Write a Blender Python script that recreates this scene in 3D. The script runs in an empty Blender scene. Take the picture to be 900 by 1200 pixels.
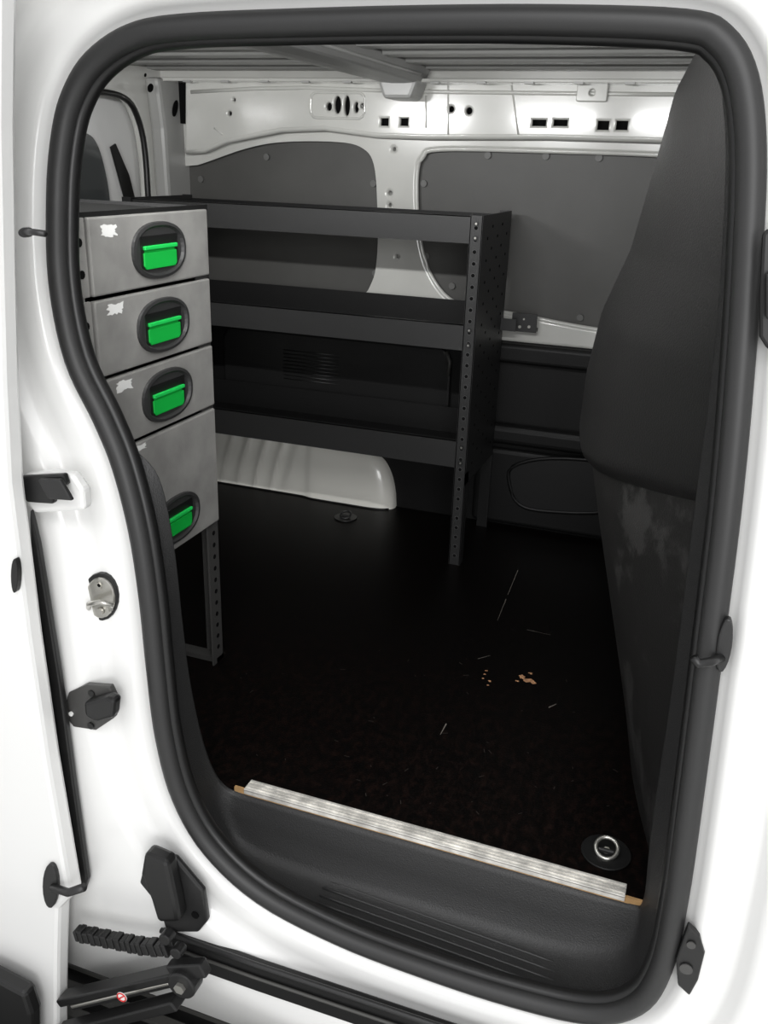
import bpy, bmesh, math, random
from mathutils import Vector, Matrix
random.seed(4)
scene = bpy.context.scene
try:
    scene.view_settings.view_transform = 'Standard'
    scene.view_settings.look = 'None'
except Exception: pass

# ------------------------------------------------------------ camera
F = 1045.0
C = Vector((0.0, -1.20, 1.10))
Rt = Vector((0.938, 0.3456, 0.0313)).normalized()
Fw = Vector((-0.311, 0.8766, -0.3678)); Fw = (Fw - Rt*Fw.dot(Rt)).normalized()
Dn = Fw.cross(Rt).normalized()
if Dn.z > 0: Dn = -Dn
cam = bpy.data.cameras.new('camera'); co = bpy.data.objects.new('camera', cam)
scene.collection.objects.link(co); scene.camera = co
M = Matrix((( Rt.x, -Dn.x, -Fw.x, C.x), (Rt.y, -Dn.y, -Fw.y, C.y), (Rt.z, -Dn.z, -Fw.z, C.z), (0,0,0,1)))
co.matrix_world = M
cam.sensor_fit = 'VERTICAL'; cam.sensor_height = 24; cam.lens = F/1200*24
cam.clip_start = 0.02

# trace helpers: image pixels cast through the estimated camera onto assumed van surfaces
def ray(u, v): return Rt*(u-450) + Dn*(v-600) + Fw*F
def onY(u, v, Y): d = ray(u, v); return C + d*((Y-C.y)/d.y)
def onX(u, v, X): d = ray(u, v); return C + d*((X-C.x)/d.x)
def onZ(u, v, Z): d = ray(u, v); return C + d*((Z-C.z)/d.z)
def S(z):
    return -0.15 + (0.085*((z-0.2)/1.1)**1.4 if z > 0.2 else 0.0)
def onS(u, v, off=0.0):
    Y = -0.13
    for i in range(12):
        p = onY(u, v, Y); Y = S(p.z)+off
    return onY(u, v, Y)

# ------------------------------------------------------------ materials
def mat(name, col, rough=0.5, metal=0.0, bump=0.0, bscale=200, var=0.0, vscale=8, coat=0.0, spec=0.5):
    m = bpy.data.materials.new(name); m.use_nodes = True
    nt = m.node_tree; b = nt.nodes['Principled BSDF']
    b.inputs['Base Color'].default_value = (*col, 1); b.inputs['Roughness'].default_value = rough
    b.inputs['Metallic'].default_value = metal
    b.inputs['Specular IOR Level'].default_value = spec
    if coat: b.inputs['Coat Weight'].default_value = coat; b.inputs['Coat Roughness'].default_value = 0.08
    tc = nt.nodes.new('ShaderNodeTexCoord')
    if bump:
        n = nt.nodes.new('ShaderNodeTexNoise'); n.inputs['Scale'].default_value = bscale
        n.inputs['Detail'].default_value = 3
        nt.links.new(tc.outputs['Object'], n.inputs['Vector'])
        bp = nt.nodes.new('ShaderNodeBump'); bp.inputs['Strength'].default_value = bump; bp.inputs['Distance'].default_value = 0.002
        nt.links.new(n.outputs['Fac'], bp.inputs['Height']); nt.links.new(bp.outputs['Normal'], b.inputs['Normal'])
    if var:
        n = nt.nodes.new('ShaderNodeTexNoise'); n.inputs['Scale'].default_value = vscale; n.inputs['Detail'].default_value = 5
        nt.links.new(tc.outputs['Object'], n.inputs['Vector'])
        r = nt.nodes.new('ShaderNodeValToRGB')
        r.color_ramp.elements[0].position = 0.35; r.color_ramp.elements[1].position = 0.7
        r.color_ramp.elements[0].color = (*[c*(1-var) for c in col], 1)
        r.color_ramp.elements[1].color = (*[min(1, c*(1+var)) for c in col], 1)
        nt.links.new(n.outputs['Fac'], r.inputs['Fac']); nt.links.new(r.outputs['Color'], b.inputs['Base Color'])
    return m
WHITE = mat('white_paint', (.80,.80,.785), .28, coat=.4)
ARCHW = mat('wheel_arch_paint', (.82,.81,.75), .25, coat=.5)
INNER = mat('interior_primer_paint', (.54,.54,.51), .20, coat=.7, var=.08, vscale=4)
CEIL = mat('roof_paint', (.34,.34,.328), .35, var=.05, vscale=3)
PANEL = mat('grey_lining_panel', (.062,.061,.057), .5, bump=.1, bscale=300, var=.1, vscale=5)
RACK = mat('anthracite_steel', (.017,.017,.017), .42, bump=.15, bscale=500)
RUB = mat('seal_rubber', (.021,.021,.021), .5)
PLAS = mat('black_grained_plastic', (.027,.027,.027), .5, bump=.5, bscale=420)
BLK = mat('black_plastic', (.008,.008,.008), .4)
DARKP = mat('dark_wall_lining', (.005,.005,.005), .5, bump=.2, bscale=300, spec=.3)
HOLE = mat('punched_hole_dark', (.004,.004,.004), .9, spec=.1)
DRAW = mat('drawer_grey_steel', (.34,.335,.32), .38, metal=.3, bump=.15, bscale=500, var=.14, vscale=14)
GREEN = mat('green_handle_plastic', (.005,.40,.05), .45)
GREEN2 = mat('green_handle_grip', (.012,.52,.085), .45)
BEZ = mat('handle_bezel_plastic', (.030,.030,.030), .45)
ALU = mat('aluminium', (.70,.68,.63), .5, metal=.15, bump=.3, bscale=120, var=.3, vscale=35)
STEEL = mat('zinc_steel', (.55,.54,.5), .3, metal=.9)
PLY = mat('plywood_edge', (.50,.30,.13), .7, var=.2, vscale=40)
STICK = mat('torn_label_paper', (.75,.75,.73), .7)
RED = mat('red_label', (.6,.02,.02), .5)
GLASS = mat('tinted_window', (.06,.065,.065), .12)
GROUND = mat('workshop_floor', (.72,.72,.70), .6, var=.05, vscale=2)
PART = mat('partition_moulded_plastic', (.0125,.0122,.012), .44, bump=.45, bscale=350, var=.15, vscale=3)
def dusty(col, dust, thr, scale, rough):
    m = mat('partition_scuffed_plastic', col, rough, bump=.4, bscale=350)
    nt = m.node_tree; b = nt.nodes['Principled BSDF']; tc = nt.nodes.new('ShaderNodeTexCoord')
    n = nt.nodes.new('ShaderNodeTexNoise'); n.inputs['Scale'].default_value = scale; n.inputs['Detail'].default_value = 12; n.inputs['Roughness'].default_value = .72
    nt.links.new(tc.outputs['Object'], n.inputs['Vector'])
    r = nt.nodes.new('ShaderNodeValToRGB'); r.color_ramp.elements[0].position = thr; r.color_ramp.elements[1].position = thr+.07
    r.color_ramp.elements[0].color = (*col, 1); r.color_ramp.elements[1].color = (*dust, 1)
    nt.links.new(n.outputs['Fac'], r.inputs['Fac']); nt.links.new(r.outputs['Color'], b.inputs['Base Color'])
    return m
PARTL = dusty((.013,.0125,.012), (.034,.033,.032), .54, 6, .5)
def floor_mat():
    m = bpy.data.materials.new('phenolic_plywood_floor'); m.use_nodes = True
    nt = m.node_tree; b = nt.nodes['Principled BSDF']; b.inputs['Roughness'].default_value = .42
    b.inputs['Specular IOR Level'].default_value = .12
    tc = nt.nodes.new('ShaderNodeTexCoord')
    n = nt.nodes.new('ShaderNodeTexNoise'); n.inputs['Scale'].default_value = 40; n.inputs['Detail'].default_value = 12; n.inputs['Roughness'].default_value = .85
    mp = nt.nodes.new('ShaderNodeMapping'); mp.inputs['Scale'].default_value = (1.6, 1, 1)
    nt.links.new(tc.outputs['Object'], mp.inputs['Vector']); nt.links.new(mp.outputs['Vector'], n.inputs['Vector'])
    # red-brown mottling, fading to near-black away from the loading edge
    sp = nt.nodes.new('ShaderNodeSeparateXYZ'); nt.links.new(tc.outputs['Object'], sp.inputs[0])
    mr = nt.nodes.new('ShaderNodeMapRange'); mr.inputs['From Min'].default_value = .05; mr.inputs['From Max'].default_value = .65
    mr.inputs['To Min'].default_value = 1.0; mr.inputs['To Max'].default_value = .15
    nt.links.new(sp.outputs['Y'], mr.inputs['Value'])
    r = nt.nodes.new('ShaderNodeValToRGB')
    r.color_ramp.elements[0].position = .48; r.color_ramp.elements[0].color = (0,0,0,1)
    r.color_ramp.elements[1].position = .74; r.color_ramp.elements[1].color = (1,1,1,1)
    nt.links.new(n.outputs['Fac'], r.inputs['Fac'])
    mu = nt.nodes.new('ShaderNodeMath'); mu.operation = 'MULTIPLY'
    nt.links.new(r.outputs['Color'], mu.inputs[0]); nt.links.new(mr.outputs['Result'], mu.inputs[1])
    mx = nt.nodes.new('ShaderNodeMix'); mx.data_type = 'RGBA'
    mx.inputs[6].default_value = (.0015,.0012,.0011,1); mx.inputs[7].default_value = (.022,.010,.0075,1)
    nt.links.new(mu.outputs[0], mx.inputs[0]); nt.links.new(mx.outputs[2], b.inputs['Base Color'])
    n2 = nt.nodes.new('ShaderNodeTexNoise'); n2.inputs['Scale'].default_value = 300
    nt.links.new(tc.outputs['Object'], n2.inputs['Vector'])
    bp = nt.nodes.new('ShaderNodeBump'); bp.inputs['Strength'].default_value = .3; bp.inputs['Distance'].default_value = .001
    nt.links.new(n2.outputs['Fac'], bp.inputs['Height']); nt.links.new(bp.outputs['Normal'], b.inputs['Normal'])
    return m
FLOOR = floor_mat()

# ------------------------------------------------------------ builders
def empty(name):
    e = bpy.data.objects.new(name, None); e.empty_display_size = .05
    scene.collection.objects.link(e); return e
def add(name, verts, faces, m, parent=None, smooth=False, bevel=0, solid=0, seg=2, sub=0):
    me = bpy.data.meshes.new(name); me.from_pydata([tuple(v) for v in verts], [], faces); me.update()
    bm = bmesh.new(); bm.from_mesh(me); bmesh.ops.recalc_face_normals(bm, faces=bm.faces); bm.to_mesh(me); bm.free()
    o = bpy.data.objects.new(name, me); scene.collection.objects.link(o); me.materials.append(m)
    if smooth:
        for p in me.polygons: p.use_smooth = True
    if solid:
        s = o.modifiers.new('s', 'SOLIDIFY'); s.thickness = solid; s.offset = 0
    if bevel:
        b = o.modifiers.new('b', 'BEVEL'); b.width = bevel; b.segments = seg; b.limit_method = 'ANGLE'; b.angle_limit = .6
    if sub:
        s = o.modifiers.new('ss', 'SUBSURF'); s.levels = sub; s.render_levels = sub
    if parent: o.parent = parent
    return o
def box(name, a, b, m, parent=None, bevel=0.0, seg=2):
    x0,y0,z0 = a; x1,y1,z1 = b
    v = [(x0,y0,z0),(x1,y0,z0),(x1,y1,z0),(x0,y1,z0),(x0,y0,z1),(x1,y0,z1),(x1,y1,z1),(x0,y1,z1)]
    f = [(0,1,2,3),(4,5,6,7),(0,1,5,4),(1,2,6,5),(2,3,7,6),(3,0,4,7)]
    return add(name, v, f, m, parent, bevel=bevel, seg=seg)
def prism(name, pts, ext, m, parent=None, bevel=0.0, shift=(0,0,0), seg=2):
    n = len(pts); e = Vector(ext); sft = Vector(shift)
    v = [Vector(p)+sft for p in pts] + [Vector(p)+sft+e for p in pts]
    f = [tuple(range(n)), tuple(range(2*n-1, n-1, -1))] + [(i, (i+1) % n, n+(i+1) % n, n+i) for i in range(n)]
    return add(name, v, f, m, parent, bevel=bevel, seg=seg)
def frame_axes(t):
    up = Vector((0,0,1)) if abs(t.z) < .9 else Vector((0,1,0))
    a = t.cross(up).normalized(); return a, t.cross(a).normalized()
def cyl(name, p0, p1, r, m, parent=None, n=20, r2=None, bevel=0):
    p0 = Vector(p0); p1 = Vector(p1); t = (p1-p0).normalized(); a, b = frame_axes(t)
    r2 = r if r2 is None else r2; v = []
    for p, q in ((p0, r), (p1, r2)):
        for i in range(n):
            an = 2*math.pi*i/n; v.append(p + a*math.cos(an)*q + b*math.sin(an)*q)
    f = [tuple(range(n)), tuple(range(2*n-1, n-1, -1))] + [(i, (i+1) % n, n+(i+1) % n, n+i) for i in range(n)]
    return add(name, v, f, m, parent, bevel=bevel)
def catmull(pts, k=8, cyclic=True):
    out = []; n = len(pts); R = range(n) if cyclic else range(n-1)
    for i in R:
        if cyclic: p0,p1,p2,p3 = pts[(i-1)%n], pts[i], pts[(i+1)%n], pts[(i+2)%n]
        else: p0,p1,p2,p3 = pts[max(i-1,0)], pts[i], pts[i+1], pts[min(i+2,n-1)]
        for j in range(k):
            t = j/k
            out.append(.5*((2*p1)+(p2-p0)*t+(2*p0-5*p1+4*p2-p3)*t*t+(3*p1-3*p2+p3-p0)*t**3))
    if not cyclic: out.append(pts[-1].copy())
    return out
def tube(name, pts, r, m, parent=None, cyclic=False, n=12, squash=None):
    L = len(pts); v = []; f = []
    for i, p in enumerate(pts):
        a0 = pts[(i-1) % L] if (cyclic or i > 0) else p
        a1 = pts[(i+1) % L] if (cyclic or i < L-1) else p
        t = (a1-a0).normalized()
        if squash:
            b = (squash[0]-t*squash[0].dot(t)).normalized(); a = t.cross(b).normalized(); ra, rb = squash[1], squash[2]
        else:
            a, b = frame_axes(t); ra = rb = r
        for j in range(n):
            an = 2*math.pi*j/n; v.append(p + a*math.cos(an)*ra + b*math.sin(an)*rb)
    for i in range(L if cyclic else L-1):
        for j in range(n):
            f.append((i*n+j, i*n+(j+1) % n, ((i+1) % L)*n+(j+1) % n, ((i+1) % L)*n+j))
    if not cyclic: f += [tuple(range(n)), tuple(range((L-1)*n, L*n))]
    return add(name, v, f, m, parent, smooth=True)
def plate2d(name, loops, Y, half, bev, m, parent=None):
    """flat sheet in the XZ plane with punched holes; loops = lists of (x,z)"""
    cu = bpy.data.curves.new(name+'_c', 'CURVE'); cu.dimensions = '2D'; cu.fill_mode = 'BOTH'
    for lp in loops:
        s = cu.splines.new('POLY'); s.points.add(len(lp)-1); s.use_cyclic_u = True
        for i, (x, z) in enumerate(lp): s.points[i].co = (x, z, 0, 1)
    cu.extrude = half-bev; cu.bevel_depth = bev; cu.bevel_resolution = 3; cu.offset = -bev
    co_ = bpy.data.objects.new(name+'_c', cu); scene.collection.objects.link(co_)
    bpy.context.view_layer.update()
    me = bpy.data.meshes.new_from_object(co_.evaluated_get(bpy.context.evaluated_depsgraph_get()))
    me.transform(Matrix.Rotation(math.pi/2, 4, 'X')); me.transform(Matrix.Translation((0, Y, 0)))
    bpy.data.objects.remove(co_)
    me.name = name; me.materials.clear(); me.materials.append(m)
    o = bpy.data.objects.new(name, me); scene.collection.objects.link(o)
    if parent: o.parent = parent
    return o
def circ(x, z, r, n=16, rz=None): rz = rz or r; return [(x+r*math.cos(2*math.pi*i/n), z+rz*math.sin(2*math.pi*i/n)) for i in range(n)]
def px_round(pts, Y, k=5):
    vs = catmull([onY(u, v, Y) for u, v in pts], k, True); return [(p.x, p.z) for p in vs]
def interp(x, xs, ys):
    if x <= xs[0]: return ys[0]
    for i in range(len(xs)-1):
        if x <= xs[i+1]:
            t = (x-xs[i])/(xs[i+1]-xs[i]); return ys[i]+(ys[i+1]-ys[i])*t
    return ys[-1]
def rbox(x0, x1, z0, z1, r, n=6):
    o = []
    for cx, cz, a0 in ((x1-r, z1-r, 0), (x0+r, z1-r, 90), (x0+r, z0+r, 180), (x1-r, z0+r, 270)):
        for k in range(n+1):
            a = math.radians(a0+90*k/n); o.append((cx+r*math.cos(a), cz+r*math.sin(a)))
    return o

XR, YF, ZC = -1.74, 1.50, 1.306      # rear end, far wall, roof
ZW = 1.40

# ------------------------------------------------------------ door aperture
seal_px = [(72,230),(74,330),(92,420),(125,490),(147,545),(166,620),(178,700),(186,780),(196,860),(215,930),(250,990),(310,1045),
 (400,1092),(500,1130),(600,1162),(690,1182),(745,1172),(775,1130),(793,1050),(810,930),(832,760),(852,600),(866,450),(876,300),(880,180),
 (871,95),(845,48),(800,31),(650,25),(500,25),(350,28),(220,33),(160,44),(115,74),(90,114),(78,160)]
seal = catmull([onS(u, v) for u, v in seal_px], 5, True)
N = len(seal)
van = empty('van_body_side')
cen = Vector((-.40, 0, .58))
def outward(i):
    t = seal[(i+2) % N]-seal[(i-2) % N]; nrm = Vector((t.z, 0, -t.x)).normalized()
    d = seal[i]-cen
    if nrm.dot(Vector((d.x, 0, d.z))) < 0: nrm = -nrm
    return nrm
outs = [outward(i) for i in range(N)]
def smooth_loop(l, it):
    for _ in range(it): l = [(l[i-1]+l[i]*2+l[(i+1) % len(l)])/4 for i in range(len(l))]
    return l
prof = [(0.0,.015),(.014,.008),(.022,.002),(.028,-.004),(.034,-.016),(.042,-.020),(.070,-.018),(.085,-.020),(.095,-.026),(.104,-.040),(.114,-.047),(.126,-.050)]
verts = []; faces = []
for d, yo in prof:
    lp = smooth_loop([seal[i]+outs[i]*d for i in range(N)], int(d*120))
    for p in lp: verts.append(Vector((p.x, S(p.z)+yo, p.z)))
X0, X1, Z0, Z1 = -2.0, .95, -.345, 1.56
def rect_pt(p, cx, x0, x1, z0, z1):
    d = p-cx; s = 1e9
    if d.x > 0: s = min(s, (x1-cx.x)/d.x)
    if d.x < 0: s = min(s, (x0-cx.x)/d.x)
    if d.z > 0: s = min(s, (z1-cx.z)/d.z)
    if d.z < 0: s = min(s, (z0-cx.z)/d.z)
    return cx+d*s
last = verts[-N:]
for fr in (.15,.4,1.0):
    for p in last:
        q = rect_pt(Vector((p.x,0,p.z)), cen, X0, X1, Z0, Z1); z = p.z+(q.z-p.z)*fr; x = p.x+(q.x-p.x)*fr
        verts.append(Vector((x, S(z)-.052, z)))
R = len(verts)//N
for r in range(R-1):
    for i in range(N): faces.append((r*N+i, r*N+(i+1) % N, (r+1)*N+(i+1) % N, (r+1)*N+i))
add('aperture_panel', verts, faces, WHITE, van, smooth=True, solid=.004)
box('sill_underside', (X0, -.19, Z0-.004), (X1, .0, Z0), WHITE, van)
# rubber seal
sl = empty('door_seal')
tube('seal_bulb', [p+Vector((0,-.008,0)) for p in seal], .016, RUB, sl, True, 14, squash=(Vector((0,1,0)), .0160, .016))
inner = [seal[i]-outs[i]*.014 for i in range(N)]
tube('seal_lip', [p+Vector((0,.006,0)) for p in inner], .01, BLK, sl, True, 10, squash=(Vector((0,1,0)), .009, .012))

# sill / entry trim lofted from seal to floor edge
pairs = [((146,543),(154,524),-.10,0),((160,590),(186,560),-.09,0),((172,660),(203,640),-.08,0),((182,740),(213,730),-.06,0),((190,810),(223,805),-.05,0),
 ((203,890),(240,870),-.03,.15),((228,960),(262,912),-.01,.5),((275,1017),(287,933),0,.85),((350,1068),(360,955),0,1),((450,1112),(470,988),0,1),((560,1150),(580,1021),0,1),
 ((650,1176),(665,1047),0,.95),((725,1180),(735,1068),0,.6),((775,1130),(756,1050),-.01,.2),((798,1010),(766,960),-.02,.0),((820,850),(790,800),-.03,0),((845,660),(815,600),-.04,0),
 ((868,420),(840,400),-.05,0),((880,200),(852,200),-.05,0),((874,110),(848,112),-.04,0)]
A = []; B = []; W = []
for s_, i_, y_, w_ in pairs:
    A.append(onS(*s_, .004)); W.append(Vector((w_,0,0)))
    if y_ == 0 : p = onZ(i_[0], i_[1], -.012); p.y = -.004
    else: p = onY(i_[0], i_[1], y_)
    B.append(p)
A = catmull(A, 6, False); B = catmull(B, 6, False); W = catmull(W, 6, False)
rows = [(0,0),(.03,.12),(.08,.5),(.14,.85),(.22,.97),(.32,1.0),(.78,1.0),(.88,.9),(1,.62)]
v = []; f = []
for a_, dz in rows:
    for i in range(len(A)):
        p = B[i].lerp(A[i], a_); w = max(0, W[i].x)
        tz = p.z*(1-w)+w*(-.012 + (-.118)*dz)
        if a_ == 1: tz = p.z
        elif a_ > .8: tz = tz*.6+p.z*.4
        v.append((p.x, p.y, tz))
n = len(A)
for r in range(len(rows)-1):
    for i in range(n-1): f.append((r*n+i, r*n+i+1, (r+1)*n+i+1, (r+1)*n+i))
tr = empty('entry_step_trim')
add('step_moulding', v, f, PLAS, tr, smooth=True, solid=.004)
RIB = mat('step_rib_plastic', (.040,.040,.040), .45)
for k in range(5):
    a0 = onZ(384-k*3, 1022+k*9, -.127); a1 = onZ(655-k*2, 1119+k*10, -.127)
    tube('tread_rib_%d' % k, [a0.lerp(a1, t/12) for t in range(13)], .0020, RIB, tr)

# ------------------------------------------------------------ floor + edge
fl = box('floor', (XR, 0, -.012), (.12, YF, 0), FLOOR)
xe0 = onZ(280, 925, 0).x; xe1 = onZ(733, 1048, 0).x
st = empty('sill_edge_strip')
box('strip_plate', (xe0+.01, -.010, .0), (xe1, .020, .004), ALU, st, bevel=.001)
box('strip_nose', (xe0+.01, -.010, -.007), (xe1, -.007, .003), ALU, st, bevel=.001)
GRV = mat('strip_groove_dirt', (.25,.23,.2), .7)  # darker tone along the strip grooves
for k, y in enumerate((-.004,.003,.012)):
    box('strip_rib_%d' % k, (xe0+.012, y, .004), (xe1-.002, y+.003, .0062), ALU, st)
    box('strip_groove_%d' % k, (xe0+.012, y+.003, .0035), (xe1-.002, y+.0042, .0043), GRV, st)
box('plywood_edge', (xe0-.012, -.006, -.012), (xe1+.035, -.001, -.0005), PLY, st)
for (u, vv, r) in ((710,1000,.034),(405,607,.030)):
    p = onZ(u, vv, 0); e = empty('tie_down_ring')
    cyl('recess_plate', (p.x,p.y,.0005), (p.x,p.y,.004), r*1.25, BLK, e, 28, bevel=.001)
    ring = [Vector((p.x+.55*r*math.cos(a), p.y+.55*r*math.sin(a), .012+.007*math.sin(a))) for a in [2*math.pi*i/20 for i in range(20)]]
    tube('ring', ring, .0035, STEEL if u > 500 else RACK, e, True, 8)
    cyl('bolt', (p.x,p.y,.004), (p.x,p.y,.010), .006, STEEL if u>500 else BLK, e, 6)
    box('ring_clamp', (p.x-.014, p.y-.006, .004), (p.x-.002+.016, p.y+.0, .012), RACK, e, bevel=.002)
# scratches and a worn chip
sc = empty('floor_scuff_marks')
SCM = mat('scratch_pale', (.16,.145,.125), .7); WOOD = mat('bare_wood_chip', (.42,.22,.11), .8, var=.3, vscale=90)
SCF = mat('scratch_faint', (.035,.027,.022), .7)
for i,(a, b, w) in enumerate([((607,668),(595,697),.0009),((593,702),(583,727),.0006),((523,848),(516,861),.0014),((643,829),(652,825),.0016),((618,738),(645,744),.0005),((560,772),(575,768),.0007)]):
    p = onZ(*a, .0006); q = onZ(*b, .0006); t = (q-p).normalized(); s_ = Vector((-t.y, t.x, 0))*w
    add('scratch_%d' % i, [p-s_, q-s_*.4, q+s_*.4, p+s_], [(0,1,2,3)], SCM, sc)
for j,(u, vv, r) in enumerate([(612,793,.010),(619,797,.012),(625,800,.007),(622,789,.005),(570,786,.004),(566,795,.004),(574,798,.004),(606,798,.004),(572,803,.003),(568,790,.003)]):
    p = onZ(u, vv, .0007+.0001*j); pts = [(p.x+r*random.uniform(.4,1.4)*math.cos(2*math.pi*i/11), p.y+r*random.uniform(.3,1.1)*math.sin(2*math.pi*i/11), p.z) for i in range(11)]
    add('chip_%d' % j, pts, [tuple(range(11))], WOOD, sc)
for j in range(50):
    p = onZ(random.uniform(250,720), random.uniform(760,960), .0006); a = random.uniform(0,6.28); l = random.uniform(.003,.012); w = .0006
    t = Vector((math.cos(a), math.sin(a), 0)); s_ = Vector((-t.y,t.x,0))*w
    add('fleck_%d' % j, [p-s_, p+t*l-s_, p+t*l+s_, p+s_], [(0,1,2,3)], SCF, sc)

# ------------------------------------------------------------ far wall
wl = empty('wall_far')
box('outer_skin', (XR-.05, YF+.012, -.02), (.5, YF+.03, ZW), INNER, wl)
Lw = px_round([(180,205),(235,190),(290,171),(335,163),(400,163),(430,171),(444,192),(448,240),(448,295),(441,332),(420,350),(340,352),(200,345)], YF)
Rw = px_round([(490,205),(497,184),(518,175),(640,177),(780,182),(850,190),(880,300),(850,405),(760,393),(690,384),(600,367),(548,359),(520,343),(500,308),(491,260)], YF)
box('window_blank_rear', (-1.68, YF+.002, .60), (-.99, YF+.010, 1.20), PANEL, wl)
box('window_blank_front', (-.93, YF+.002, .60), (.25, YF+.010, 1.20), PANEL, wl)
z_strip = onY(650, 396, YF).z
holes = []
for u, vv, r in [(459,226,.006),(459,240,.005),(464,175,.005),(468,300,.005),(456,262,.004)]:
    p = onY(u, vv, YF); holes.append(circ(p.x, p.z, r))
plate2d('pressed_frame', [[(XR, z_strip-.02),(.5, z_strip-.02),(.5, ZW),(XR, ZW)], Lw, Rw]+holes, YF-.008, .012, .009, INNER, wl)
CLIP = mat('panel_clip', (.11,.11,.105), .5)
for i,(u, vv) in enumerate([(313,184),(572,182),(640,183),(702,185),(236,210),(438,215),(440,320),(497,215),(500,300),(530,335),(680,372),(342,340)]):
    p = onY(u, vv, YF); cyl('clip_%d' % i, (p.x, YF-.006, p.z), (p.x, YF+.004, p.z), .010, CLIP, wl, 12)
# raised inner lip following each window blank
for nm, lp in (('rear', Lw), ('front', Rw)):
    tube('frame_lip_'+nm, [Vector((x, YF-.012, z)) for x, z in lp], .007, INNER, wl, True, 10)
yr = YF-.055
def hx(u, vv): p = onY(u, vv, yr); return p.x, p.z
rh = []
for u, vv, r, rz in [(386,125,.010,.012),(396,123,.012,.026),(407,124,.010,.030),(418,126,.008,.016),(529,128,.009,.009),(550,130,.010,.010),(425,124,.007,.007),(275,117,.005,.005),(270,133,.007,.007),(503,107,.005,.005)]:
    x, z = hx(u, vv); rh.append(circ(x, z, r*.9, 16, rz*.9))
def rr(u, vv, w, h):
    x, z = hx(u, vv); return [(x-w,z-h),(x+w,z-h),(x+w,z+h),(x-w,z+h)]
for q in [(451,143,.012,.010),(474,143,.012,.010),(632,144,.019,.008),(657,144,.019,.008),(707,147,.015,.011),(729,147,.015,.011)]: rh.append(rr(*q))
rb = [hx(u, vv) for u, vv in [(218,178),(240,176),(265,165),(330,152),(380,150),(440,158),(500,160),(640,160),(780,164),(900,172)]]
rt = [(hx(900,70)[0], ZC+.01), (hx(218,88)[0], ZC+.01)]
box('cant_rail_back', (XR, yr+.016, 1.185), (.5, yr+.034, ZW), HOLE, wl)
plate2d('cant_rail', [rb+rt]+rh, yr+.004, .010, .006, INNER, wl)
v0 = [(x, yr+.012, z) for x, z in rb]+[(x, YF-.016, z-.006) for x, z in rb]
add('cant_rail_underside', v0, [(i,i+1,len(rb)+i+1,len(rb)+i) for i in range(len(rb)-1)], INNER, wl, solid=.002)
tube('cant_rail_lower_roll', [Vector((x, yr+.004, z+.002)) for x, z in rb], .010, INNER, wl)
tube('cant_rail_swage', [Vector((hx(u, vv)[0], yr-.004, hx(u, vv)[1])) for u, vv in [(225,108),(300,104),(360,103),(440,106),(520,108),(700,110),(880,112)]], .006, INNER, wl)
p0, p1 = hx(678,98), hx(712,120)
plate2d('rail_bracket', [rbox(p0[0], p1[0], p1[1], p0[1]+.01, .006), circ((p0[0]+p1[0])/2, (p0[1]+p1[1])/2, .008)], yr-.014, .006, .003, INNER, wl)
p0 = hx(365,112); p1 = hx(428,134)
tube('rail_emboss', [Vector((x, yr-.005, z)) for x, z in rbox(p0[0], p1[0], p1[1]-.012, p0[1]+.008, .02)], .004, INNER, wl, True)
for i,(u0,v0_,u1,v1_) in enumerate([(500,112,500,150),(526,100,526,158),(600,100,608,158),(252,150,262,158)]):
    a, b = hx(u0,v0_), hx(u1,v1_); tube('rail_joint_%d' % i, [Vector((a[0],yr-.005,a[1])), Vector((b[0],yr-.005,b[1]))], .003, INNER, wl)
# lower dark lining
lo = empty('wall_lining_lower')
zt = z_strip-.018
box('lining_back', (XR, YF-.012, .0), (.45, YF, zt), DARKP, lo)
box('lining_ledge', (-.60, YF-.045, zt-.065), (.45, YF-.01, zt-.004), DARKP, lo, bevel=.014, seg=4)
box('lining_belt', (-.60, YF-.06, .28), (.45, YF-.01, .345), DARKP, lo, bevel=.02, seg=4)
box('lining_lower_field', (-.64, YF-.040, .01), (.45, YF-.01, .262), DARKP, lo, bevel=.02, seg=4)
pk = px_round([(600,548),(645,538),(720,546),(730,575),(710,600),(640,600),(608,592),(597,570)], YF-.05, 4)
tube('pocket_rim', [Vector((x, YF-.042, z)) for x, z in pk], .006, DARKP, lo, True)
prism('pocket_panel', [(x, YF-.043, z) for x, z in pk], (0,.02,0), BLK, lo)
CENL = mat('centre_lining_plastic', (.009,.009,.009), .35, bump=.2, bscale=300)
prism('centre_lining', [(x, YF-.032, z) for x, z in rbox(-1.55, -.74, .22, zt-.04, .05)], (0,.02,0), CENL, lo, bevel=.008)
for k in range(9):
    tube('lining_rib_%d' % k, [Vector((-1.32, YF-.032, .50-k*.012)), Vector((-1.12, YF-.032, .50-k*.012))], .002, CENL, lo, n=6)
tube('lining_handle_slot', [onY(523,412,YF-.035), onY(527,425,YF-.04), onY(525,440,YF-.035)], .006, PANEL, lo)
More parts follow.
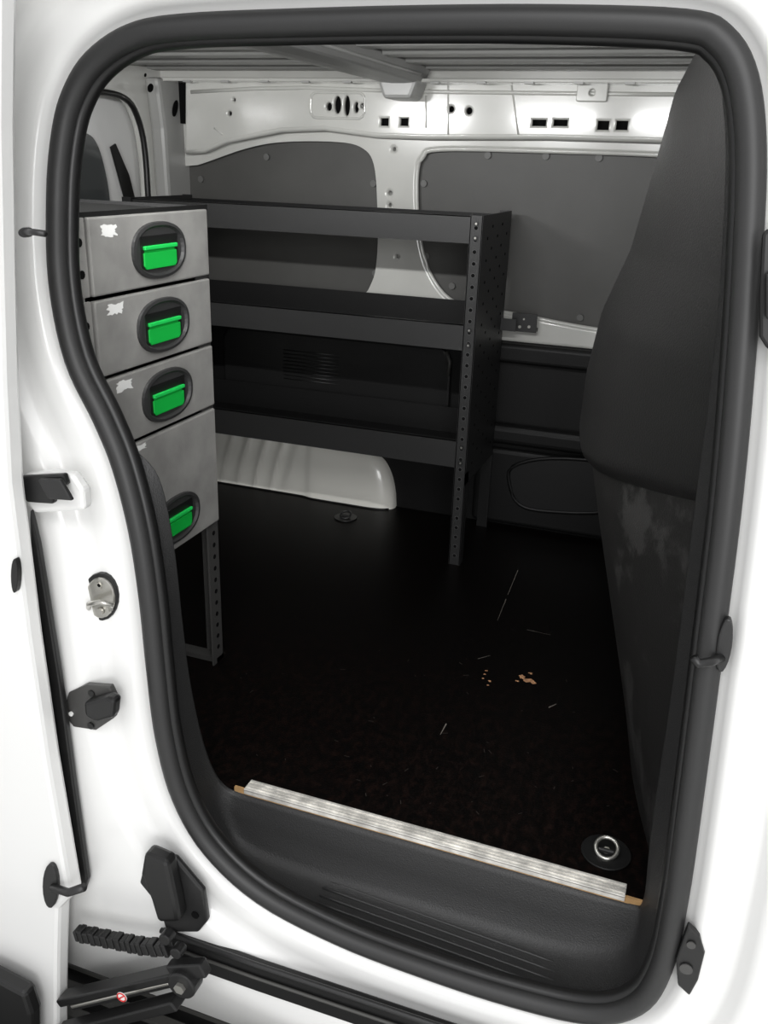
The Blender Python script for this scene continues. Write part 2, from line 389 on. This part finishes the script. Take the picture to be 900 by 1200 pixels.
# wheel arch with stamped ridges
wa = empty('wheel_arch_cover')
ax0, ax1 = -1.70, -.908; AV = []; AF = []; NA = 220
prof_a = [(1.436,0.0),(1.437,.02),(1.438,.05),(1.441,.08),(1.445,.11),(1.450,.135),(1.457,.155),(1.465,.168),(1.475,.177),(1.487,.182),(1.50,.183)]
for j,(y, z) in enumerate(prof_a):
    for i in range(NA+1):
        t = i/NA; x = ax0+(ax1-ax0)*t
        e_ = max(0, (t-.86)/.14); hh = max(0, 1-e_**2.6)**.5
        zz_ = z*max(.02, hh)*(1+.25*min(1, max(0, (-.98-x)/.3)))
        rib = 0
        xs = x-(z-.1)*.35            # ridges fan backwards towards the top
        if -1.60 < xs < -1.27:
            ph = (xs+1.27)/.066; rib = .017*(abs(math.sin(ph*math.pi))**.8)*min(1, (xs+1.60)/.05)*min(1, (-1.27-xs)/.05)*min(1, z/.03)
        shoulder = .006*math.tanh((x+1.22)*60)
        AV.append((x, y+rib-shoulder+.045*(1-hh), zz_))
for j in range(len(prof_a)-1):
    for i in range(NA): AF.append((j*(NA+1)+i, j*(NA+1)+i+1, (j+1)*(NA+1)+i+1, (j+1)*(NA+1)+i))
add('arch_shell', AV, AF, ARCHW, wa, smooth=True)
rim = [Vector((AV[i][0], AV[i][1]-.001, .002)) for i in range(NA)]
tube('arch_floor_flange', rim[::4], .003, BLK, wa)

# ------------------------------------------------------------ ceiling
ce = empty('ceiling')
CV = []; CF = []; ny = 160
for k in range(ny+1):
    y = -.16+(YF+.2)*k/ny
    zz = ZC+.056 - .030*(0.5+0.5*math.tanh(5*math.sin(y*2*math.pi/.17)))
    CV += [(XR-.1, y, zz), (.5, y, zz)]
for k in range(ny): CF.append((2*k, 2*k+1, 2*k+3, 2*k+2))
add('roof_skin', CV, CF, CEIL, ce, smooth=True)
box('roof_outer', (XR-.1, -.16, ZC+.08), (.5, YF+.05, ZC+.09), WHITE, ce)
xb = -.905
BOW = mat('roof_bow_paint', (.19,.19,.185), .35)
BOW2 = mat('roof_bow_flange_paint', (.34,.34,.33), .3)
prism('roof_bow', [(xb-.075, 0, ZC+.035),(xb-.055,0,ZC-.008),(xb-.015,0,ZC-.012),(xb+.015,0,ZC-.012),(xb+.055,0,ZC-.008),(xb+.075,0,ZC+.035)], (0,YF-.08,0), BOW, ce, bevel=.006)
prism('roof_bow_end', [(xb-.060, YF-.16, ZC+.0),(xb-.040,YF-.16,ZC-.050),(xb+.040,YF-.16,ZC-.050),(xb+.060,YF-.16,ZC+.0)], (0,.10,0), BOW2, ce, bevel=.010)
tube('bow_ridge', [Vector((xb+.062, .05+k*.13, ZC+.012)) for k in range(11)], .005, BOW2, ce)
tube('bow_ridge_rear', [Vector((xb-.066, .05+k*.13, ZC+.012)) for k in range(11)], .004, BOW2, ce)
box('roof_side_flange', (XR, YF-.12, ZC-.006), (.5, YF-.04, ZC+.004), INNER, ce, bevel=.003)
box('roof_side_closure', (XR, YF-.06, ZC-.0), (.5, YF-.05, ZC+.08), INNER, ce)
for i in range(16):
    x = -1.6+i*.13
    box('flange_tab_%d' % i, (x, YF-.127, ZC-.009), (x+.025, YF-.11, ZC-.004), CEIL, ce)
box('roof_near_rail', (XR, -.09, 1.285), (.5, -.03, ZC+.07), CEIL, ce, bevel=.01)

# ------------------------------------------------------------ rear end
rw = empty('wall_rear')
xr = XR+.02
def oX(u, vv): return onX(u, vv, xr)
op = catmull([oX(u, vv) for u, vv in [(60,116),(110,107),(148,115),(164,140),(172,180),(176,240),(182,330),(60,360)]], 5, True)
outer = [(-.1, .0),(YF, .0),(YF, ZW),(-.1, ZW)]
pr = plate2d('rear_frame', [[(y, z) for y, z in outer], [(p.y, p.z) for p in op]], 0, .02, .014, INNER, rw)
pr.data.transform(Matrix.Rotation(math.pi/2, 4, 'Z')); pr.data.transform(Matrix.Translation((xr-.02, 0, 0)))
tube('rear_door_seal', [p+Vector((-.006,0,0)) for p in op], .009, BLK, rw, True)
pil = [onX(u, vv, xr) for u, vv in [(168,90),(214,95),(214,260),(205,330),(186,330),(182,230),(176,150)]]
prism('corner_pillar', [(xr, p.y, p.z) for p in pil], (.05,0,0), CEIL, rw, bevel=.012)
for i,(u, vv, ry, rz) in enumerate([(176,103,.014,.012),(205,127,.014,.024),(170,88,.005,.005)]):
    p = onX(u, vv, xr+.0525)
    ell_ = [(p.x, p.y+ry*math.cos(a)+.4*rz*math.sin(a), p.z+rz*math.sin(a)) for a in [2*math.pi*k/18 for k in range(18)]]
    prism('pillar_slot_%d' % i, ell_, (.002,0,0), HOLE, rw)
rd = empty('door_rear')
xd = XR-.06
box('door_shell', (xd-.05, -.1, 0), (xd, YF, ZW), WHITE, rd)
win = catmull([onX(u, vv, xd+.003) for u, vv in [(60,150),(97,155),(112,168),(122,200),(128,240),(130,300),(60,320)]], 5, True)
prism('door_glass', win, (.004,0,0), GLASS, rd)
prism('wiper_slot', [onX(u, vv, xd+.004) for u, vv in [(128,172),(134,168),(150,205),(160,245),(157,250),(148,245)]], (.006,0,0), BLK, rd, bevel=.002)

# ------------------------------------------------------------ bulkhead partition
pa = empty('bulkhead_partition')
sil_u = [(835,30),(818,62),(792,110),(767,200),(741,290),(708,360),(690,430),(682,490),(684,520)]
su = sorted([(p.z, p.x) for p in [onY(u, vv, .55) for u, vv in sil_u]])
sil_l = [(690,530),(698,590),(712,680),(728,780),(738,860)]
s2 = sorted([(p.z, p.x) for p in [onY(u, vv, .55) for u, vv in sil_l]])
def sY(Y):
    if Y < .55: t = max(0, (Y+.09)/.64); return math.sin(t*math.pi/2)**1.15
    if Y < .80: return 1.0
    t = min(1, (Y-.8)/.35); return 1-.75*(t*t*(3-2*t))
_sy = [Vector((y, z, 0)) for y, z in [(-.09,.700),(0,.676),(.15,.642),(.3,.606),(.45,.578),(.55,.570),(.65,.578),(.8,.60),(1.6,.60)]]
_sy = catmull(_sy, 6, False)
def zseam(Y): return interp(Y, [p.x for p in _sy], [p.y for p in _sy])
Ys = [-.09+i*(YF-.005+.09)/90 for i in range(91)]
suz, sux = [a for a, b in su], [b for a, b in su]; s2z, s2x = [a for a, b in s2], [b for a, b in s2]
def loft(name, zf0, zf1, tz, tx, xn, inset, m, nr=40, roll=False):
    V = []; Fc = []
    for r in range(nr+1):
        for Y in Ys:
            t = r/nr; z0_, z1_ = zf0(Y), zf1(Y); z = z0_+(z1_-z0_)*t
            xs_ = interp(z, tz, tx)
            x = xn+(xs_-xn)*sY(Y)+inset
            if roll: x += .016*max(0, 1-r/2.0)**2
            V.append((x, Y, z))
    n = len(Ys)
    for r in range(nr):
        for i in range(n-1): Fc.append((r*n+i, r*n+i+1, (r+1)*n+i+1, (r+1)*n+i))
    return add(name, V, Fc, m, pa, smooth=True)
loft('upper_shell', zseam, lambda Y: ZC+.05, suz, sux, .095, 0, PART, 60, True)
loft('lower_shell', lambda Y: 0.0, lambda Y: zseam(Y)+.03, s2z, s2x, .086, .012, PARTL)

# ------------------------------------------------------------ shelving rack
rk = empty('shelving_rack')
rx0, rx1, ry0, ry1, rzt = -1.66, -.580, 1.113, 1.44, .975
def tray(z0, z1, lipb, nm):
    box(nm+'_front_beam', (rx0, ry0+.003, z0), (rx1-.03, ry0+.006, z1), RACK, rk)
    box(nm+'_front_return', (rx0, ry0+.003, z1-.002), (rx1-.03, ry0+.018, z1), RACK, rk)
    box(nm+'_base', (rx0, ry0+.004, z0+.002), (rx1-.004, ry1-.004, z0+.005), DARKP, rk)
    box(nm+'_back_lip', (rx0, ry1-.006, z0), (rx1-.004, ry1-.003, z0+lipb), DARKP, rk)
tray(.905,.972,.06,'top_shelf'); tray(.629,.697,.085,'middle_shelf'); tray(.298,.376,.085,'bottom_shelf')
def rack_end(x, nm):
    box(nm+'_panel', (x-.003, ry0, .25), (x, ry1, rzt), RACK, rk)
    box(nm+'_post_side', (x-.003, ry0, 0), (x, ry0+.035, .285), RACK, rk)
    box(nm+'_post_face', (x-.034, ry0, 0), (x, ry0+.003, rzt), RACK, rk, bevel=.0008)
    box(nm+'_post_inner', (x-.034, ry0, 0), (x-.031, ry0+.03, rzt), RACK, rk)
    box(nm+'_rear_post', (x-.034, ry1-.003, 0), (x, ry1, rzt), BLK, rk)
rack_end(rx1, 'end_right'); rack_end(rx0+.034, 'end_left')
def disc(parent, p, nrm, r, m, nm, n=10, th=.0008):
    cyl(nm, p, Vector(p)+Vector(nrm)*th, r, m, parent, n)
WORN = mat('hole_rim_worn', (.06,.06,.06), .4)
i = 0
for k in range(32):
    z = .03+k*.0295
    disc(rk, (rx1-.017, ry0-.0002, z), (0,-1,0), .0062, WORN, 'slot_rim_%d' % i)
    disc(rk, (rx1-.017, ry0-.0006, z), (0,-1,0), .0050, HOLE, 'slot_%d' % i); i += 1
for z in (.955,.92,.685,.645,.36,.315):
    disc(rk, (rx1-.017, ry0-.0012, z), (0,-1,0), .0065, BLK, 'bolt_%d' % i, 10, .002)
    disc(rk, (rx1-.017, ry0-.0032, z), (0,-1,0), .0030, STEEL, 'bolt_core_%d' % i, 6, .001); i += 1
for kz in range(24):
    for ky in range(2 if kz % 2 else 3):
        disc(rk, (rx1+.0002, ry0+.06+ky*.11+(.05 if kz % 2 else 0), .30+kz*.028), (1,0,0), .004, HOLE, 'perf_%d' % i); i += 1
bk = empty('wall_mount_bracket')
p0 = onY(601,366,YF-.05); p1 = onY(628,390,YF-.05)
box('bracket_plate', (p0.x, YF-.055, p1.z), (p1.x, YF-.048, p0.z), RACK, bk, bevel=.001)
box('bracket_arm', (rx1, ry1-.03, p1.z+.005), (p0.x+.02, ry1-.026, p1.z+.04), RACK, bk)
box('bracket_spacer', (p0.x, YF-.05, p1.z), (p1.x, YF-.01, p1.z+.01), RACK, bk)
for k,(u, vv) in enumerate([(609,383),(620,383),(614,374)]):
    p = onY(u, vv, YF-.056); cyl('screw_%d' % k, (p.x, YF-.058, p.z), (p.x, YF-.055, p.z), .0045 if k < 2 else .003, STEEL, bk, 8)

# ------------------------------------------------------------ drawer cabinet
dc = empty('drawer_cabinet')
X = -.945; y0, y1, ztop = -.035, .395, 1.005; xb_ = X-.36
box('side_near', (xb_, y0, 0.33), (X-.012, y0+.003, ztop), RACK, dc)
box('side_far', (xb_, y1-.003, 0.33), (X-.012, y1, ztop), RACK, dc)
box('back', (xb_, y0, .33), (xb_+.003, y1, ztop), RACK, dc)
box('top_tray', (xb_, y0, ztop-.012), (X-.006, y1, ztop-.006), BLK, dc)
box('top_lip_front', (X-.009, y0, ztop-.012), (X-.005, y1, ztop+.003), BLK, dc)
box('top_lip_back', (xb_, y0, ztop-.01), (xb_+.003, y1, ztop+.012), BLK, dc)
POST = mat('cabinet_post_steel', (.055,.054,.052), .45, bump=.15, bscale=500)
for nm, ya, yb in (('post_far', y1-.045, y1), ('post_near', y0, y0+.045)):
    box(nm+'_face', (X-.012, ya, 0), (X-.008, yb, ztop), POST if nm != 'post_near' else DRAW, dc)
    box(nm+'_flange', (X-.05, (yb-.003) if nm == 'post_far' else ya, 0), (X-.008, yb if nm == 'post_far' else ya+.003, ztop), POST, dc)
    box(nm+'_base', (xb_, ya if nm=='post_near' else yb-.03, 0), (X-.008, ya+.03 if nm=='post_near' else yb, .012), POST, dc)
    box(nm+'_rear', (xb_, ya, 0), (xb_+.004, yb, .4), RACK, dc)
    for k in range(12):
        z = .04+k*.0285
        disc(dc, (X-.0079, (ya+yb)/2, z), (1,0,0), .0055, HOLE, nm+'_hole_%d' % k)
levels = [(1.0,.877,.937),(.870,.744,.805),(.737,.614,.674),(.606,.354,.418)]
for k,(za, zb, zh) in enumerate(levels):
    ya, yb = y0+.056, y1-.012
    pts = [(X-.009, ya, zb),(X-.009, yb, zb),(X-.009, yb, za),(X-.009, ya, za)]
    prism('drawer_front_%d' % k, pts, (.011,0,0), DRAW, dc, bevel=.003)
    box('drawer_body_%d' % k, (xb_+.02, ya+.01, zb+.004), (X-.009, yb-.01, zb+.05), DRAW, dc)
    if k < 3:
        box('drawer_side_flange_%d' % k, (X-.010, y0+.002, zb), (X-.004, ya-.002, za), DRAW, dc, bevel=.001)
        for q in (.3,.7): disc(dc, (X-.0039, y0+.038, zb+(za-zb)*q), (1,0,0), .007, HOLE, 'flange_hole_%d_%d' % (k, int(q*10)))
    yc = .212 if k < 3 else .218
    xf = X+.002
    nn = 36
    def ell(ry, rz, x, e=2.3):
        o = []
        for a in [2*math.pi*i/nn for i in range(nn)]:
            c_, s_ = math.cos(a), math.sin(a)
            o.append((x, yc+ry*abs(c_)**(2/e)*(1 if c_ > 0 else -1), zh+rz*abs(s_)**(2/e)*(1 if s_ > 0 else -1)))
        return o
    L = [ell(.083,.049,xf), ell(.082,.048,xf+.005), ell(.075,.043,xf+.006), ell(.071,.039,xf+.0015)]
    V = sum(L, []); Fc = []
    for r in range(3):
        for i in range(nn): Fc.append((r*nn+i, r*nn+(i+1) % nn, (r+1)*nn+(i+1) % nn, (r+1)*nn+i))
    Fc.append(tuple(range(3*nn, 4*nn)))
    add('handle_bezel_%d' % k, V, Fc, BEZ, dc)
    box('handle_recess_%d' % k, (xf+.0015, yc-.058, zh-.030), (xf+.0022, yc+.058, zh+.026), BLK, dc)
    gy0, gy1 = yc-.052, yc+.050
    prism('handle_paddle_%d' % k, [(xf+.002, gy0, zh-.002),(xf+.002, gy1, zh-.002),(xf+.002, gy1, zh-.024),(xf+.002, gy1-.006, zh-.030),(xf+.002, gy0+.006, zh-.030),(xf+.002, gy0, zh-.024)], (.003,0,0), GREEN, dc, bevel=.001)
    box('handle_grip_%d' % k, (xf+.002, gy0, zh+.003), (xf+.008, gy1, zh+.010), GREEN2, dc, bevel=.0015)
    box('handle_shadow_gap_%d' % k, (xf+.002, gy0+.004, zh-.003), (xf+.003, gy1-.004, zh+.004), GREEN, dc)  # green bar bridging paddle and grip
    # small torn paper label: ragged rectangle
    random.seed(k+11)
    ly, lz = ya+(.050,.052,.062,.09)[k], za-(.022,.018,.018,.010)[k]
    pts = []
    hw, hh_ = .026, (.011 if k < 3 else .006)
    for i in range(28):
        t = i/28*4
        if t < 1: a_, b_ = -1+2*t, 1
        elif t < 2: a_, b_ = 1, 1-2*(t-1)
        elif t < 3: a_, b_ = 1-2*(t-2), -1
        else: a_, b_ = -1, -1+2*(t-3)
        s_ = random.uniform(.60,1.0)
        pts.append((xf+.0005, ly+a_*hw*s_, lz+b_*hh_*s_))
    add('label_%d' % k, pts, [tuple(range(28))], STICK, dc)

# ------------------------------------------------------------ hardware on the jamb
def on_plate(name, px, m, parent, off=-.014, bevel=.002, th=.012):
    pts = [onS(u, vv, off) for u, vv in px]
    Yv = sum(p.y for p in pts)/len(pts)
    return prism(name, [onY(u, vv, Yv) for u, vv in px], (0, th, 0), m, parent, bevel)
def ellpx(u, vv, a, b, n=18, rot=0):
    return [(u+a*math.cos(t)*math.cos(rot)-b*math.sin(t)*math.sin(rot), vv+a*math.cos(t)*math.sin(rot)+b*math.sin(t)*math.cos(rot)) for t in [2*math.pi*i/n for i in range(n)]]
def scr(name, u, vv, off, r, l, m, parent):
    p = onS(u, vv, off); cyl(name, p, p+Vector((0,-l,0)), r, m, parent, 14)
e = empty('door_striker')
on_plate('gasket', ellpx(117,700,21,28,20,-.1), BLK, e, -.026)
on_plate('plate', ellpx(117,701,17,24,20,-.1), STEEL, e, -.029)
scr('screw_a', 116,686,-.029,.006,.004,STEEL,e); scr('screw_b', 118,716,-.029,.006,.004,STEEL,e)
scr('screw_a_socket', 116,686,-.0331,.003,.0005,HOLE,e)
tube('hook', [onS(104,714,-.027), onS(104,708,-.045), onS(117,705,-.05), onS(130,708,-.045), onS(130,714,-.027)], .004, STEEL, e)
e = empty('door_guide_wedge')
on_plate('base_plate', [(80,812),(100,803),(128,805),(134,818),(133,842),(112,856),(86,852),(73,836)], POST, e, -.056)
on_plate('wedge_block', [(97,824),(124,817),(134,822),(132,842),(112,847),(99,840)], BLK, e, -.078, .006, .022)
scr('screw_a', 108,812,-.056,.006,.003,BLK,e); scr('screw_b', 107,850,-.056,.006,.003,BLK,e); scr('screw_c', 84,836,-.056,.004,.003,STICK,e)
e = empty('lower_roller_bracket')
on_plate('base_plate', [(172,998),(205,1006),(238,1045),(243,1080),(232,1093),(195,1093),(185,1062),(163,1035)], RACK, e, -.056, .004)
on_plate('stop_block', [(168,1000),(196,1012),(206,1060),(210,1082),(184,1082),(176,1055),(164,1025)], BLK, e, -.085, .008, .03)
scr('hole', 229,1072,-.057,.007,.002,HOLE,e)
e = empty('door_latch_catch')
on_plate('base_plate', ellpx(849,757,9,32,20,.15), RACK, e, -.026)
tube('hook', [onS(846,770,-.02), onS(832,776,-.045), onS(818,778,-.05), onS(813,770,-.05)], .006, BLK, e)
e = empty('door_stop_buffer')
on_plate('base_plate', [(806,1085),(820,1098),(826,1118),(818,1150),(808,1168),(794,1155),(792,1125)], BLK, e, -.026, .003)
scr('socket_a', 810,1107,-.027,.006,.002,POST,e); scr('socket_b', 804,1135,-.027,.009,.002,POST,e)
e = empty('door_check_plate')
on_plate('base_plate', [(893,275),(899,268),(925,270),(925,408),(899,410),(890,395),(890,340)], BLK, e, -.045, .004)
on_plate('keeper_block', [(897,320),(925,320),(925,375),(897,375)], RACK, e, -.06, .004)

# ------------------------------------------------------------ sliding door (slid back, outside the body)
sd = empty('sliding_door')
Yd = -.235
dp = [(24,-120),(22,0),(20,150),(22,300),(25,450),(30,560),(36,610),(52,740),(72,880),(98,1036),(84,1050),(82,1110),(80,1300),(-260,1300),(-260,-120)]
prism('door_panel', [onY(u, vv, Yd) for u, vv in dp], (0,-.035,0), WHITE, sd, bevel=.008)
gp = [(34,598),(44,640),(70,800),(86,920),(102,1032),(98,1046),(84,1040),(62,960),(44,760),(36,650)]
prism('edge_seal', [onY(u, vv, Yd+.012) for u, vv in gp], (0,.012,0), BLK, sd, bevel=.003)  # black strip painting in the shade of the gap between door and body
prism('latch_recess', [onY(u, vv, Yd+.02) for u, vv in [(26,556),(60,553),(84,556),(97,575),(99,598),(70,600),(40,602),(30,590)]], (0,.02,0), WHITE, sd, bevel=.005)
prism('latch_body', [onY(u, vv, Yd+.018) for u, vv in [(28,556),(80,553),(84,566),(70,572),(68,588),(38,586),(30,575)]], (0,-.012,0), BLK, sd, bevel=.003)
prism('latch_clip', [onY(u, vv, Yd+.004) for u, vv in [(48,560),(74,560),(88,585),(60,583)]], (0,-.008,0), RACK, sd, bevel=.002)
def dell(u, vv, a, b, nm, th=.01, m=BLK):
    prism(nm, [onY(uu, v2, Yd-.035) for uu, v2 in ellpx(u, vv, a, b)], (0,-th,0), m, sd, bevel=.002)
dell(22,672,4,20,'bump_stop'); dell(34,272,7,6,'pin_base')
tube('pin', [onY(28,272,Yd-.04), onY(40,272,Yd-.05), onY(53,274,Yd-.05)], .004, RACK, sd)
prism('lower_striker_plate', [onY(uu, v2, Yd-.035) for uu, v2 in ellpx(62,1035,9,26)], (0,-.008,0), RACK, sd, bevel=.002)
tube('lower_striker_pin', [onY(62,1040,Yd-.045), onY(80,1046,Yd-.06), onY(98,1040,Yd-.06)], .007, RACK, sd)
prism('bumper_corner', [onY(u, vv, Yd-.06) for u, vv in [(-80,1110),(0,1128),(42,1150),(50,1175),(52,1300),(-80,1300)]], (0,-.03,0), BLK, sd, bevel=.008)

# ------------------------------------------------------------ lower track and arm
lt = empty('lower_door_track')
a = [onS(u, vv, -.058) for u, vv in [(190,1088),(300,1128),(420,1168),(560,1215),(700,1260)]]
b = [onS(u, vv, -.058) for u, vv in [(205,1128),(300,1162),(420,1203),(560,1250),(700,1294)]]
prism('track_channel', a+b[::-1], (0,.012,0), BLK, lt, bevel=.003)
tube('track_lip', [p+Vector((0,-.004,0)) for p in a], .005, RACK, lt)
tube('track_lip_low', [p.lerp(q,.45)+Vector((0,-.004,0)) for p,q in zip(a,b)], .003, PANEL, lt)
ar = empty('sliding_door_arm')
def bar(nm, px0, px1, Y, hw, th, m):
    p = onY(*px0, Y); q = onY(*px1, Y); t = (q-p).normalized(); n_ = Vector((t.z,0,-t.x))*hw
    prism(nm, [p-n_, q-n_, q+n_, p+n_], (0,th,0), m, ar, bevel=.003)
bar('arm_upper', (80,1162), (215,1130), -.25, .008, -.03, BLK)
bar('arm_lower', (78,1200), (215,1164), -.26, .010, -.03, BLK)
bar('arm_web', (80,1180), (205,1150), -.255, .012, .01, RACK)
bar('arm_rod', (85,1178), (200,1150), -.27, .004, -.006, STEEL)
p = onY(223,1140,-.26); cyl('roller_housing', p, p+Vector((0,-.03,0)), .026, BLK, ar, 24, bevel=.003)
cyl('roller_bolt', p+Vector((0,-.03,0)), p+Vector((0,-.036,0)), .010, STEEL, ar, 6)
bar('roller_fork', (205,1130), (245,1128), -.26, .014, -.02, BLK)
for k,(u, vv) in enumerate([(200,1092),(213,1108)]):
    q = onY(u, vv, -.25); cyl('roller_%d' % k, q, q+Vector((0,-.02,0)), .011, BLK, ar, 18, bevel=.002)
p = onY(143,1168,-.295); cyl('label_disc', p, p+Vector((0,-.001,0)), .010, STICK, ar, 20)
tube('label_ring', [p+Vector((.0085*math.cos(t),-.0015,.0085*math.sin(t))) for t in [2*math.pi*i/20 for i in range(20)]], .0012, RED, ar, True, 6)
tube('label_slash', [p+Vector((-.006,-.0015,-.006)), p+Vector((.006,-.0015,.006))], .0012, RED, ar)
ch = empty('cable_drag_chain')
cp = catmull([onY(u, vv, -.27) for u, vv in [(86,1098),(110,1103),(140,1109),(165,1114),(195,1116)]], 4, False)
for k in range(len(cp)-1):
    p, q = cp[k], cp[k+1]; t = (q-p); n_ = Vector((t.z,0,-t.x)).normalized()*(.013 if k % 2 else .011)
    prism('link_%d' % k, [p+t*.03-n_, q-t*.05-n_, q-t*.05+n_, p+t*.03+n_], (0,.02,0), BLK, ch, bevel=.002)

# ------------------------------------------------------------ ground
box('ground', (-8,-8,-.60), (8,6,-.55), GROUND)
gm = empty('rubber_floor_mat')
box('mat_base', (-2.2,-.60,-.55), (-.3,1.2,-.54), BLK, gm)
for k in range(36): box('mat_rib_%d' % k, (-2.18, -.58+k*.05, -.54), (-.32, -.56+k*.05, -.53), PANEL, gm)

# ------------------------------------------------------------ light
w = bpy.data.worlds.new('world'); scene.world = w; w.use_nodes = True
bg = w.node_tree.nodes['Background']; bg.inputs[0].default_value = (.98,.98,1,1); bg.inputs[1].default_value = .82
def area(name, loc, tgt, sx, sy, pw, col=(1,1,1)):
    l = bpy.data.lights.new(name, 'AREA'); l.shape = 'RECTANGLE'; l.size = sx; l.size_y = sy; l.energy = pw; l.color = col
    o = bpy.data.objects.new(name, l); scene.collection.objects.link(o); o.location = loc
    o.rotation_euler = (Vector(tgt)-Vector(loc)).to_track_quat('-Z', 'Y').to_euler(); return o
area('workshop_ceiling_lamp', (.3,-2.2,2.6), (-.6,.9,.3), 2.4, 1.0, 46)  # unseen soft light added above the camera for highlights
area('workshop_wall_lamp', (.9,-3.0,1.2), (-.7,1.2,.5), 1.2, 1.2, 42)  # unseen fill light added behind the camera to reach the wheel arch
# unseen fill lights with housings, added at the near roof rail to brighten the interior
il = empty('load_bay_led_lamp')
for k, x in enumerate((-.25,-.75,-1.3)):
    box('lamp_body_%d' % k, (x-.17, -.03, 1.262), (x+.17, -.012, 1.292), STICK, il, bevel=.003)
    area('load_bay_led_%d' % k, (x,-.008,1.277), (x-.02,1.5,1.10), .32, .024, (4.6,4.8,6.0)[k]).parent = il
